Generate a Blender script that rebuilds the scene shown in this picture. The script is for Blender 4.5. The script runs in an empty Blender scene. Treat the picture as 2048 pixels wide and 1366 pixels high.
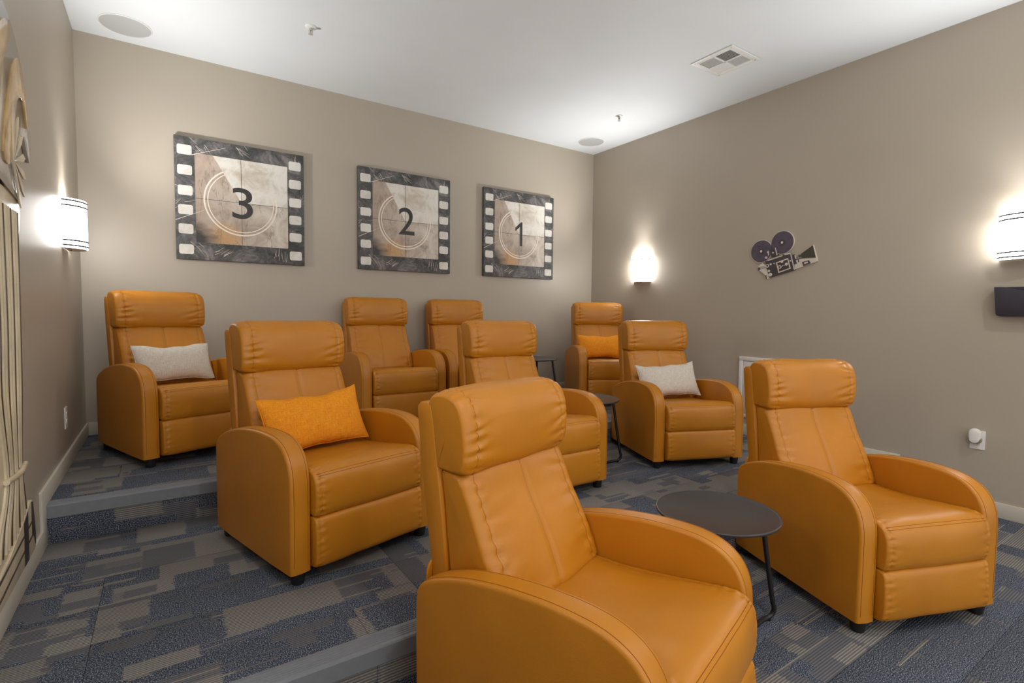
import bpy, bmesh, math, random
from mathutils import Vector, Matrix, noise

C = bpy.context.scene
COL = C.collection
PI = math.pi
W, H = 4.736, 3.12            # room width (x) and ceiling height (z); back wall at y = 0
Y_FRONT = -6.6
H1, H2 = 0.179, 0.354         # heights of the two raised seating levels
N1, N2 = -3.102, -1.600       # y of the two step edges

# ------------------------------------------------------------------ camera
cam = bpy.data.cameras.new('camera')
cam.sensor_width = 36.0
cam.lens = 1034.7 / 2048 * 36.0
cam.clip_start = 0.05
camo = bpy.data.objects.new('camera', cam)
COL.objects.link(camo)
yaw, pitch, roll = 0.5933, 0.0541, 0.0092
fwd = Vector((math.sin(yaw)*math.cos(pitch), math.cos(yaw)*math.cos(pitch), -math.sin(pitch)))
r0 = Vector((math.cos(yaw), -math.sin(yaw), 0)); u0 = r0.cross(fwd)
rt = r0*math.cos(roll) + u0*math.sin(roll); up = -r0*math.sin(roll) + u0*math.cos(roll)
mw = Matrix((rt, up, -fwd)).transposed().to_4x4()
mw.translation = Vector((0.386, -3.8685, 1.03)) * 1.2
camo.matrix_world = mw
C.camera = camo

# ------------------------------------------------------------------ world, exposure, light levels
world = bpy.data.worlds.new('world'); C.world = world
world.use_nodes = True
bg = world.node_tree.nodes['Background']
bg.inputs[0].default_value = (1.0, 0.985, 0.96, 1)
bg.inputs[1].default_value = 1.12
C.view_settings.view_transform = 'Standard'
C.view_settings.look = 'None'
C.view_settings.gamma = 1
C.view_settings.use_curve_mapping = False
C.view_settings.exposure = 0.48
SHADE_EMIT = 21.0             # radiance of the sconce shades
UPLIGHT_W = 58.0              # lamp inside each sconce, shining out of its open top
FILL_W = 14.0                  # added ceiling fill lamps, unseen behind the camera

# ------------------------------------------------------------------ materials
def lin(r, g, b):
    f = lambda c: (c/255/12.92) if c/255 <= .04045 else ((c/255+.055)/1.055)**2.4
    return (f(r), f(g), f(b), 1)

class NT:
    def __init__(s, name):
        s.m = bpy.data.materials.new(name); s.m.use_nodes = True
        s.t = s.m.node_tree; s.n = s.t.nodes; s.l = s.t.links
        s.b = s.n['Principled BSDF']
    def new(s, typ, **kw):
        nd = s.n.new(typ)
        for k, v in kw.items(): setattr(nd, k, v)
        return nd
    def set(s, sock, v):
        if isinstance(v, bpy.types.NodeSocket): s.l.new(v, sock)
        else: sock.default_value = v
    def math(s, op, a, b=0.0, c=None):
        nd = s.new('ShaderNodeMath', operation=op)
        s.set(nd.inputs[0], a); s.set(nd.inputs[1], b)
        if c is not None: s.set(nd.inputs[2], c)
        return nd.outputs[0]
    def noise(s, vec, scale, detail=2.0, rough=.5, dist=0.0):
        nd = s.new('ShaderNodeTexNoise')
        if vec is not None: s.set(nd.inputs['Vector'], vec)
        nd.inputs['Scale'].default_value = scale; nd.inputs['Detail'].default_value = detail
        nd.inputs['Roughness'].default_value = rough; nd.inputs['Distortion'].default_value = dist
        return nd.outputs['Fac']
    def ramp(s, fac, stops, interp='LINEAR'):
        nd = s.new('ShaderNodeValToRGB'); cr = nd.color_ramp; cr.interpolation = interp
        while len(cr.elements) < len(stops): cr.elements.new(.5)
        for e, (p, c) in zip(cr.elements, stops): e.position = p; e.color = c
        s.set(nd.inputs[0], fac); return nd.outputs[0]
    def mix(s, fac, a, b, blend='MIX'):
        nd = s.new('ShaderNodeMix', data_type='RGBA', blend_type=blend)
        s.set(nd.inputs[0], fac); s.set(nd.inputs[6], a); s.set(nd.inputs[7], b)
        return nd.outputs[2]
    def bump(s, h, strength, dist=.001):
        nd = s.new('ShaderNodeBump'); nd.inputs['Strength'].default_value = strength
        nd.inputs['Distance'].default_value = dist; s.set(nd.inputs['Height'], h)
        s.l.new(nd.outputs[0], s.b.inputs['Normal'])
    def obj(s): return s.new('ShaderNodeTexCoord').outputs['Object']
    def pos(s): return s.new('ShaderNodeNewGeometry').outputs['Position']
    def comb(s, x, y, z=0.0):
        nd = s.new('ShaderNodeCombineXYZ')
        s.set(nd.inputs[0], x); s.set(nd.inputs[1], y); s.set(nd.inputs[2], z); return nd.outputs[0]
    def sep(s, v):
        nd = s.new('ShaderNodeSeparateXYZ'); s.set(nd.inputs[0], v); return nd.outputs
    def wn(s, vec):
        nd = s.new('ShaderNodeTexWhiteNoise', noise_dimensions='3D'); s.set(nd.inputs['Vector'], vec)
        return nd.outputs['Value']
    def fin(s, col=None, rough=.5, metal=0.0, spec=.5, **kw):
        if col is not None: s.set(s.b.inputs['Base Color'], col)
        s.set(s.b.inputs['Roughness'], rough); s.b.inputs['Metallic'].default_value = metal
        s.b.inputs['Specular IOR Level'].default_value = spec
        for k, v in kw.items(): s.b.inputs[k.replace('_', ' ')].default_value = v
        return s.m

def plain(name, col, rough=.5, metal=0.0, spec=.5, var=.06, scale=40):
    t = NT(name)
    n = t.noise(t.obj(), scale, 3)
    lo = tuple(c*(1-var) for c in col[:3]) + (1,); hi = tuple(min(1, c*(1+var)) for c in col[:3]) + (1,)
    c = t.ramp(n, [(.3, lo), (.7, hi)])
    return t.fin(c, rough, metal, spec)

def mat_paint(name, col, rough, bump=.08):
    t = NT(name); p = t.pos()
    n = t.noise(p, 1.3, 3)
    lo = tuple(c*.97 for c in col[:3]) + (1,); hi = tuple(min(1, c*1.03) for c in col[:3]) + (1,)
    t.bump(t.noise(p, 160, 3), bump, .002)
    return t.fin(t.ramp(n, [(.3, lo), (.7, hi)]), rough, 0, .45)

def mat_leather():
    t = NT('leather_orange'); o = t.obj()
    base = t.ramp(t.noise(o, 4.0, 3), [(.3, lin(182, 115, 17)), (.7, lin(194, 125, 23))])
    fine = t.noise(o, 420, 2)
    col = t.mix(t.math('MULTIPLY', t.math('SUBTRACT', fine, .5), .18), base, lin(150, 78, 8))
    v = t.new('ShaderNodeTexVoronoi'); t.set(v.inputs['Vector'], o); v.inputs['Scale'].default_value = 480
    hgt = t.math('ADD', t.math('MULTIPLY', v.outputs['Distance'], .6), t.math('MULTIPLY', t.noise(o, 60, 3), 1.2))
    t.bump(hgt, .22, .0012)
    return t.fin(col, t.math('ADD', .36, t.math('MULTIPLY', t.noise(o, 9, 2), .12)), 0, .5)

def mat_linen(name, c1, c2):
    t = NT(name); o = t.sep(t.obj())
    a = t.noise(t.comb(t.math('MULTIPLY', o[0], 30), t.math('MULTIPLY', o[2], 520), o[1]), 1.0, 3)
    b = t.noise(t.comb(t.math('MULTIPLY', o[0], 520), t.math('MULTIPLY', o[2], 30), o[1]), 1.0, 3)
    f = t.math('ADD', t.math('MULTIPLY', a, .5), t.math('MULTIPLY', b, .5))
    t.bump(f, .5, .002)
    return t.fin(t.ramp(f, [(.36, c1), (.64, c2)]), .85, 0, .2)

def mat_carpet():
    t = NT('carpet_blue_grey_planks'); p = t.sep(t.pos())
    rn = t.new('ShaderNodeObjectInfo').outputs['Random']
    u = t.math('ADD', p[0], t.math('MULTIPLY', rn, 7.31)); v = t.math('ADD', t.math('SUBTRACT', p[1], p[2]), t.math('MULTIPLY', rn, 3.77))
    jag = t.math('MULTIPLY', t.math('SUBTRACT', t.noise(t.comb(t.math('MULTIPLY', u, 6), t.math('MULTIPLY', v, 130)), 1.0, 1), .5), .035)
    uj = t.math('ADD', u, jag)
    def cells(lx, ly, seed):
        r = t.math('FLOOR', t.math('DIVIDE', v, ly))
        sh = t.math('MULTIPLY', t.wn(t.comb(r, seed, 3.1)), lx*3)
        c = t.math('FLOOR', t.math('DIVIDE', t.math('ADD', uj, sh), lx))
        return t.wn(t.comb(c, r, seed))
    A = cells(.19, .215, 1.5); B = cells(.16, .060, 7.5); D = cells(.31, .27, 4.5)
    val = t.math('ADD', t.math('ADD', t.math('MULTIPLY', A, .58), t.math('MULTIPLY', B, .22)), t.math('MULTIPLY', D, .20))
    # thin light yarn lines that run along the rows
    ln = t.math('GREATER_THAN', t.wn(t.comb(t.math('FLOOR', t.math('DIVIDE', v, .0115)), t.math('FLOOR', t.math('DIVIDE', uj, .33)), 2.2)), .93)
    val = t.math('ADD', val, t.math('MULTIPLY', ln, .22))
    navy = lin(76, 83, 98); grey = lin(118, 117, 121); taupe = lin(156, 151, 143); under = lin(68, 70, 79)
    base = t.ramp(val, [(0, grey), (.58, grey), (.60, taupe), (1, taupe)])
    sp = t.noise(t.comb(u, v), 260, 2, .75)
    speck = t.ramp(sp, [(.40, lin(44, 50, 64)), (.53, navy), (.64, lin(158, 163, 170))])
    isnavy = t.math('LESS_THAN', val, .47)
    st = t.math('SINE', t.math('MULTIPLY', v, 2*PI/.0095))
    gap = t.ramp(st, [(.30, (1, 1, 1, 1)), (.55, (0, 0, 0, 1))])
    c = t.mix(t.math('MULTIPLY', gap, .66), base, under)
    c = t.mix(isnavy, c, speck)
    c = t.mix(.35, c, t.ramp(sp, [(.3, (.35, .35, .35, 1)), (.7, (1.5, 1.5, 1.5, 1))]), 'MULTIPLY')
    t.bump(t.math('ADD', sp, t.math('MULTIPLY', st, .3)), .6, .003)
    return t.fin(c, .95, 0, .1)

def mat_emit(name, col, s):
    t = NT(name)
    e = t.new('ShaderNodeEmission'); e.inputs[0].default_value = col; e.inputs[1].default_value = s
    t.l.new(e.outputs[0], t.n['Material Output'].inputs[0])
    return t.m

def mat_film():       # worn black film border
    t = NT('film_border_worn'); o = t.obj(); s3 = t.sep(o)
    f = t.noise(o, 7, 9, .78, .7)
    c = t.ramp(f, [(.34, lin(50, 54, 53)), (.46, lin(74, 75, 74)), (.54, lin(98, 95, 95)), (.66, lin(142, 137, 136))])
    fine = t.noise(t.comb(t.math('MULTIPLY', s3[0], 60), s3[1], t.math('MULTIPLY', s3[2], 500)), 1.0, 2)
    c = t.mix(t.math('MULTIPLY', t.math('GREATER_THAN', fine, .69), .3), c, lin(190, 185, 180))
    return t.fin(c, .5, 0, .4)

def mat_parchment():  # aged film frame print
    t = NT('aged_frame_print'); o = t.obj(); s3 = t.sep(o)
    n = t.noise(o, 5, 6, .65, .8)
    c = t.ramp(n, [(.3, lin(158, 144, 130)), (.5, lin(200, 188, 175)), (.7, lin(222, 215, 204))])
    g = t.ramp(s3[0], [(.14, (1, 1, 1, 1)), (.50, (0, 0, 0, 1))])
    c = t.mix(t.math('MULTIPLY', g, .62), c, lin(146, 120, 100))
    # warm burn at lower left
    d = t.math('ADD', t.math('POWER', t.math('SUBTRACT', s3[0], .33), 2.0), t.math('POWER', t.math('SUBTRACT', s3[2], .17), 2.0))
    c = t.mix(t.ramp(d, [(.0, (.8, .8, .8, 1)), (.022, (0, 0, 0, 1))]), c, lin(196, 150, 96))
    k = t.math('ADD', t.math('SUBTRACT', s3[0], .13), t.math('SUBTRACT', s3[2], .13))
    k = t.math('ADD', k, t.math('MULTIPLY', t.math('SUBTRACT', n, .5), .35))
    c = t.mix(t.ramp(k, [(.07, (1, 1, 1, 1)), (.22, (0, 0, 0, 1))]), c, lin(66, 62, 58))
    cr = t.noise(t.comb(t.math('MULTIPLY', s3[0], 9), s3[1], t.math('MULTIPLY', s3[2], 1.6)), 1.0, 5, .6)
    crack = t.ramp(t.math('ABSOLUTE', t.math('SUBTRACT', cr, .5)), [(.0, (.55, .55, .55, 1)), (.010, (0, 0, 0, 1))])
    c = t.mix(crack, c, lin(108, 90, 74))
    return t.fin(c, .5, 0, .4)

def mat_pale_print(name, a, b):
    t = NT(name); o = t.obj()
    return t.fin(t.ramp(t.noise(o, 7, 5, .65, .5), [(.36, a), (.56, b)]), .5, 0, .4)

M = {}
M['wall'] = mat_paint('wall_greige_paint', lin(177, 167, 152), .42)
M['ceiling'] = mat_paint('ceiling_white_paint', lin(222, 227, 230), .75)
M['trim'] = mat_paint('baseboard_paint', lin(205, 200, 186), .45, .03)
M['carpet'] = mat_carpet()
M['nosing'] = plain('nosing_grey_vinyl', lin(122, 126, 132), .5, 0, .4, .04)
M['leather'] = mat_leather()
M['thread'] = plain('seam_thread_brown', lin(142, 78, 14), .6, 0, .3)
M['plastic'] = plain('black_plastic', lin(24, 23, 24), .45)
M['dark'] = plain('dark_underframe', lin(20, 19, 19), .9, 0, .1)
M['linen_white'] = mat_linen('linen_oatmeal', lin(188, 178, 164), lin(228, 222, 212))
M['linen_orange'] = mat_linen('linen_orange', lin(214, 118, 14), lin(244, 166, 46))
M['table'] = plain('table_black_metal', lin(58, 54, 53), .34, 0, .5, .1, 6)
M['tleg'] = plain('table_leg_black', lin(26, 25, 26), .4)
M['white'] = plain('white_plastic', lin(232, 230, 226), .4, 0, .5, .02)
M['vent'] = plain('vent_white_metal', lin(226, 227, 224), .45, 0, .5, .02)
M['ventdark'] = plain('duct_dark', lin(132, 132, 126), .9)
M['grille'] = plain('speaker_grille_grey', lin(178, 180, 180), .7, 0, .3, .03, 300)
M['chrome'] = plain('brushed_nickel', lin(150, 150, 152), .35, .8)
M['bandm'] = plain('band_dark_metal', lin(52, 53, 56), .5, 0, .3)
M['shade'] = mat_emit('sconce_shade_lit', (1, .98, .95, 1), SHADE_EMIT)
M['film'] = mat_film()
M['parch'] = mat_parchment()
M['pale'] = mat_pale_print('pale_print', lin(205, 199, 190), lin(224, 221, 214))
M['wedge'] = mat_pale_print('sweep_wedge_print', lin(196, 184, 168), lin(226, 223, 214))
M['cream'] = plain('ring_cream_print', lin(236, 224, 210), .5)
M['ink'] = plain('numeral_ink', lin(58, 54, 52), .5, 0, .4, .25, 60)
M['reel'] = plain('reel_violet_black', lin(84, 76, 90), .4, 0, .4, .15, 30)
M['camblack'] = plain('camera_black_print', lin(70, 64, 68), .45, 0, .4, .12, 30)
M['hood'] = plain('lens_hood_olive_black', lin(70, 66, 54), .5, 0, .4, .1, 30)
M['offwhite'] = plain('offwhite_print', lin(214, 204, 192), .5, 0, .4, .05)
M['gold'] = plain('gold_print_gloss', lin(196, 164, 112), .16, .15, .6, .25, 9)
M['goldcream'] = plain('cream_gold_gloss', lin(206, 192, 164), .32, .05, .6, .18, 7)
M['umber'] = plain('umber_gloss', lin(84, 66, 44), .2, 0, .6, .3, 12)
M['silver'] = plain('silver_print_gloss', lin(176, 172, 166), .12, .2, .6, .15, 8)
M['navybox'] = plain('wall_pocket_navy_black', lin(52, 48, 58), .5, 0, .4, .06)
M['gel'] = NT('amber_gel').fin(lin(196, 190, 150), .1, 0, .5, Transmission_Weight=.7)

# ------------------------------------------------------------------ mesh helpers
class MB:
    def __init__(s): s.v = []; s.f = []
    def add(s, vs, fs):
        o = len(s.v); s.v += [tuple(v) for v in vs]; s.f += [tuple(i+o for i in f) for f in fs]
        return s
    def box(s, x0, x1, y0, y1, z0, z1, bev=0.0):
        bm = bmesh.new(); bmesh.ops.create_cube(bm, size=1)
        for v in bm.verts:
            v.co = Vector(((x0+x1)/2 + v.co.x*(x1-x0), (y0+y1)/2 + v.co.y*(y1-y0), (z0+z1)/2 + v.co.z*(z1-z0)))
        if bev: bmesh.ops.bevel(bm, geom=bm.edges[:], offset=bev, segments=2, profile=.5, affect='EDGES')
        return s.addbm(bm)
    def addbm(s, bm, mat=None):
        bm.verts.index_update()
        vs = [(mat @ v.co if mat else v.co.copy()) for v in bm.verts]
        fs = [[v.index for v in f.verts] for f in bm.faces]
        bm.free(); return s.add(vs, fs)
    def prism(s, poly, axis, a, b, bev=0.0):
        """polygon extruded along an axis from a to b. axis x: poly is (y,z); y: (x,z); z: (x,y)"""
        mk = {'x': lambda p, t: (t, p[0], p[1]), 'y': lambda p, t: (p[0], t, p[1]), 'z': lambda p, t: (p[0], p[1], t)}[axis]
        n = len(poly)
        bm = bmesh.new()
        A = [bm.verts.new(mk(p, a)) for p in poly]; B = [bm.verts.new(mk(p, b)) for p in poly]
        fa = bm.faces.new(A); fb = bm.faces.new(B[::-1])
        for i in range(n): bm.faces.new((A[i], B[i], B[(i+1) % n], A[(i+1) % n]))
        bmesh.ops.recalc_face_normals(bm, faces=bm.faces[:])
        if bev:
            bmesh.ops.bevel(bm, geom=list(fa.edges)+list(fb.edges), offset=bev, segments=2, profile=.5, affect='EDGES')
        bmesh.ops.triangulate(bm, faces=[f for f in bm.faces if len(f.verts) > 4])
        return s.addbm(bm)
    def tube(s, pts, r, n=8, closed=False, caps=True):
        pts = [Vector(p) for p in pts]; m = len(pts); rs = r if isinstance(r, (list, tuple)) else [r]*m
        ref = None; rings = []
        for i in range(m):
            if closed: d = pts[(i+1) % m] - pts[i-1]
            else: d = pts[min(i+1, m-1)] - pts[max(i-1, 0)]
            d.normalize()
            if ref is None: ref = d.orthogonal().normalized()
            a = (ref - d*ref.dot(d)).normalized(); ref = a; b = d.cross(a)
            rings.append([pts[i] + (a*math.cos(2*PI*k/n) + b*math.sin(2*PI*k/n))*rs[i] for k in range(n)])
        vs = [v for rg in rings for v in rg]; fs = []
        for i in range(m if closed else m-1):
            j = (i+1) % m
            for k in range(n): fs.append((i*n+k, i*n+(k+1) % n, j*n+(k+1) % n, j*n+k))
        if not closed and caps:
            fs.append(tuple(range(n))[::-1]); fs.append(tuple((m-1)*n+k for k in range(n)))
        return s.add(vs, fs)
    def lathe(s, prof, n=32, mat=None, caps=True):
        """profile of (r, z) turned about z"""
        vs = []; fs = []
        for r, z in prof:
            for k in range(n): vs.append(Vector((r*math.cos(2*PI*k/n), r*math.sin(2*PI*k/n), z)))
        for i in range(len(prof)-1):
            for k in range(n): fs.append((i*n+k, i*n+(k+1) % n, (i+1)*n+(k+1) % n, (i+1)*n+k))
        if caps and prof[0][0] > 1e-6: fs.append(tuple(range(n))[::-1])
        if caps and prof[-1][0] > 1e-6: fs.append(tuple((len(prof)-1)*n+k for k in range(n)))
        if mat: vs = [mat @ v for v in vs]
        return s.add(vs, fs)
    def build(s, name, mat, parent=None, smooth=35, loc=None, kind=None):
        me = bpy.data.meshes.new(name); me.from_pydata(s.v, [], s.f)
        bm = bmesh.new(); bm.from_mesh(me)
        bmesh.ops.remove_doubles(bm, verts=bm.verts[:], dist=1e-6)
        bmesh.ops.recalc_face_normals(bm, faces=bm.faces[:]); bm.to_mesh(me); bm.free()
        if smooth:
            me.polygons.foreach_set('use_smooth', [True]*len(me.polygons))
            me.set_sharp_from_angle(angle=math.radians(smooth))
        me.materials.append(mat)
        o = bpy.data.objects.new(name, me); COL.objects.link(o)
        if parent: o.parent = parent
        if loc: o.location = loc
        if kind: o['kind'] = kind
        return o

def thing(name, label, cat, loc=(0, 0, 0), rotz=0.0, group=None):
    o = bpy.data.objects.new(name, None); COL.objects.link(o)
    o.empty_display_size = .1; o.location = loc; o.rotation_euler = (0, 0, rotz)
    return tag(o, label, cat, group)
def tag(o, label, cat, group=None):
    o['label'] = label; o['category'] = cat
    if group: o['group'] = group
    return o
def dup(root, loc, rotz, label):
    r = root.copy(); COL.objects.link(r); r.location = loc; r.rotation_euler = (0, 0, rotz); r['label'] = label
    for ch in list(root.children):
        c = ch.copy(); COL.objects.link(c); c.parent = r
        for g in list(ch.children):
            d = g.copy(); COL.objects.link(d); d.parent = c
            if d.type == 'LIGHT': d.data = g.data
    return r
def circ(cx, cz, r, n=40, a0=0.0, a1=2*PI):
    return [(cx + r*math.cos(a0+(a1-a0)*k/n), cz + r*math.sin(a0+(a1-a0)*k/n)) for k in range(n)]
def rrect(x0, x1, z0, z1, r, n=5):
    out = []
    for cx, cz, a in ((x1-r, z0+r, -PI/2), (x1-r, z1-r, 0), (x0+r, z1-r, PI/2), (x0+r, z0+r, PI)):
        for k in range(n+1): out.append((cx+r*math.cos(a+PI/2*k/n), cz+r*math.sin(a+PI/2*k/n)))
    return out
def spline(pts, n, closed=True):
    """Catmull-Rom, n samples per span"""
    out = []; m = len(pts)
    for i in range(m if closed else m-1):
        g = (lambda k: pts[k % m]) if closed else (lambda k: pts[max(0, min(m-1, k))])
        p0, p1, p2, p3 = g(i-1), g(i), g(i+1), g(i+2)
        for k in range(n):
            t = k/n
            out.append(tuple(.5*((2*b)+(-a+c)*t+(2*a-5*b+4*c-d)*t*t+(-a+3*b-3*c+d)*t**3) for a, b, c, d in zip(p0, p1, p2, p3)))
    if not closed: out.append(tuple(pts[-1]))
    return out

# ================================================================== THE ROOM
T = .12
def struct(mb, name, mat, smooth=None): return mb.build(name, mat, None, smooth, kind='structure')

# stepped floor: three carpeted levels in one slab
floor_poly = [(Y_FRONT, -.006), (N1+.006, -.006), (N1+.006, H1-.006), (N2+.006, H1-.006), (N2+.006, H2-.006), (T, H2-.006), (T, -.15), (Y_FRONT, -.15)]
floor_o = struct(MB().prism(floor_poly, 'x', 0, W), 'floor', M['dark'])
# carpet planks, quarter-metre wide and a metre long, laid along the rows in broken bond
prnd = random.Random(4)
plank_mesh = {}
def plank(x0, x1, y0, y1, z, name='carpet_plank'):
    key = (round(x1-x0, 3), round(y1-y0, 3))
    if key not in plank_mesh:
        o = MB().box(0, key[0]-.0012, 0, key[1]-.0012, -.0055, 0, .0008).build(name, M['carpet'], floor_o, 30)
        plank_mesh[key] = o.data
    else:
        o = bpy.data.objects.new(name, plank_mesh[key]); COL.objects.link(o); o.parent = floor_o
    o.location = (x0+.0006, y0+.0006, z-prnd.uniform(0, .0005))
def lay(ya, yb, z):
    y = yb; r = 0
    while y > ya+.01:
        y0 = max(ya, y-.25); x = -prnd.choice((.25, .5, .75, .0)); 
        while x < W-.01:
            a_, b_ = max(0, x), min(W, x+1.0)
            if b_-a_ > .01: plank(a_, b_, y0, y, z)
            x += 1.0
        y = y0; r += 1
lay(-5.1, N1+.004, 0); lay(N1+.075, N2+.004, H1); lay(N2+.075, 0, H2)
for yr, z0, z1 in ((N1, 0, H1), (N2, H1, H2)):
    x = 0
    while x < W-.01:
        x2 = min(W, x+1.0)
        o = MB().box(x+.0006, x2-.0006, yr+.001, yr+.006, z0, z1-.010, .0008).build('riser_carpet', M['carpet'], floor_o, 30); x = x2
struct(MB().box(-T, W+T, Y_FRONT, T, H, H+.12), 'ceiling', M['ceiling'])
struct(MB().box(-T, 0, Y_FRONT, T, -.15, H), 'wall_left', M['wall'])
struct(MB().box(W, W+T, Y_FRONT, T, -.15, H), 'wall_right', M['wall'])
struct(MB().box(0, W, 0, T, H2, H), 'wall_back', M['wall'])

BB = .093; BT = .012; S1, S2 = N1-.095, N2-.092
def bb_side(x0, x1, name):
    poly = [(-BT, H2), (-BT, H2+BB-.004), (S2+.003, H2+BB-.004), (S2, H2+BB-.007), (S2, H1+BB), (S1, H1+BB), (S1, BB), (Y_FRONT, BB),
            (Y_FRONT, 0), (N1, 0), (N1, H1), (N2, H1), (N2, H2)]
    struct(MB().prism(poly, 'x', x0, x1, .002), name, M['trim'], 30)
bb_side(0, BT, 'baseboard_left'); bb_side(W-BT, W, 'baseboard_right')
struct(MB().box(BT, W-BT, -BT, 0, H2, H2+BB-.004, .002), 'baseboard_back', M['trim'], 30)

def nosing(y, z, name):     # grooved vinyl stair nosing
    p = [(y+.075, z-.001), (y+.075, z+.004)]
    for k in range(5):
        yy = y+.058-k*.0105
        p += [(yy, z+.0055), (yy-.002, z+.0025), (yy-.005, z+.0025), (yy-.007, z+.0055)]
    p += [(y+.004, z+.0055), (y-.002, z+.004), (y-.005, z-.002), (y-.006, z-.054), (y-.003, z-.058), (y+.0055, z-.058), (y+.0055, z-.001)]
    struct(MB().prism(p, 'x', BT, W-BT), name, M['nosing'], 25)
nosing(N1, H1, 'trim_1'); nosing(N2, H2, 'trim_2')

# ================================================================== RECLINERS
HINGE = Vector((0, .14, .42))
def cushion(prof, hw, edge, inset, nx=44, per=5, wr=.006, cr=(.035, .006, .05), seed=0, soft=.004, org=(0, 0, 0), hwf=None, crown=0.0, seam_in=.055, puff=None):
    """upholstered cushion: closed (y,z) profile swept across x, sides rounded in, gathers near the side seams.
    returns (MB, function giving the surface line at x fraction)"""
    P = spline(prof, per); n = len(P); cr_sp, cr_w, cr_len = cr
    cy = sum(p[0] for p in P)/n; cz = sum(p[1] for p in P)/n
    area = sum(P[i][0]*P[(i+1) % n][1]-P[(i+1) % n][0]*P[i][1] for i in range(n))
    sg = 1 if area > 0 else -1
    N = []
    for i in range(n):
        a, b = P[i-1], P[(i+1) % n]; d = (b[0]-a[0], b[1]-a[1]); L = math.hypot(*d) or 1
        N.append((sg*d[1]/L, -sg*d[0]/L))
    rnd = random.Random(seed)
    arc = [0]
    for i in range(n): arc.append(arc[-1]+math.hypot(P[(i+1) % n][0]-P[i][0], P[(i+1) % n][1]-P[i][1]))
    creases = {-1: [], 1: []}          # pinched folds that run inwards from each side seam
    for side in (-1, 1):
        q = rnd.uniform(0, cr_sp)
        while q < arc[-1]:
            creases[side].append((q, cr_w*rnd.uniform(.7, 1.4), cr_len*rnd.uniform(.45, 1.6), rnd.uniform(-.35, .35), rnd.uniform(.5, 1.2)))
            q += cr_sp*rnd.uniform(.6, 1.5)
    def fold(s, side, e):
        d = 0.0; x = e-seam_in
        for q, w, l, sl, a in creases[side]:
            u = (s-q-sl*x)/(w*(1+max(0, x)/l*.8))
            if abs(u) < 4:
                f = math.exp(-x/l) if x > 0 else math.exp(x/(l*.5))
                d += a*f*(-math.exp(-u*u) + .45*math.exp(-(abs(u)-1.9)**2))
        return d
    xs = []
    for k in range(nx+1):
        u = -1+2*k/nx
        xs.append(math.copysign(1-(1-abs(u))**1.7, u))
    def pt(f, i, lift=0.0):
        h = hw*(hwf(P[i][0], P[i][1]) if hwf else 1.0)
        e = (1-abs(f))*h
        ins = inset*(1-math.sqrt(max(0, 1-(1-e/edge)**2))) if e < edge else 0.0
        ins += .0035*math.exp(-((e-seam_in)/.006)**2)
        side = 1 if f > 0 else -1
        d = -ins + (wr*fold(arc[i], side, e) if e < .24 else 0.0) + crown*(1-f*f)
        d += soft*noise.noise(Vector((f*hw*7+seed*3.3, P[i][0]*7, P[i][1]*7))) + lift
        if puff: d += puff(f, P[i][0], P[i][1])
        # never let the inset fold past the middle
        y = P[i][0]+N[i][0]*d; z = P[i][1]+N[i][1]*d
        return Vector((f*h-org[0], y-org[1], z-org[2]))
    mb = MB(); vs = []; fs = []
    for f in xs: vs += [pt(f, i) for i in range(n)]
    for k in range(nx):
        for i in range(n): fs.append((k*n+i, k*n+(i+1) % n, (k+1)*n+(i+1) % n, (k+1)*n+i))
    for k, rev in ((0, 1), (nx, 0)):
        c = sum((vs[k*n+i] for i in range(n)), Vector())/n
        vs.append(c); ci = len(vs)-1
        for i in range(n): fs.append((ci, k*n+i, k*n+(i+1) % n))
    mb.add(vs, fs)
    def line(f, i0, i1, lift=.0002): return [pt(f, i % n, lift) for i in range(i0, i1+1)]
    def across(i, f0, f1, m=24, lift=.0002): return [pt(f0+(f1-f0)*k/m, i % n, lift) for k in range(m+1)]
    return mb, line, across, P

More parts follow.
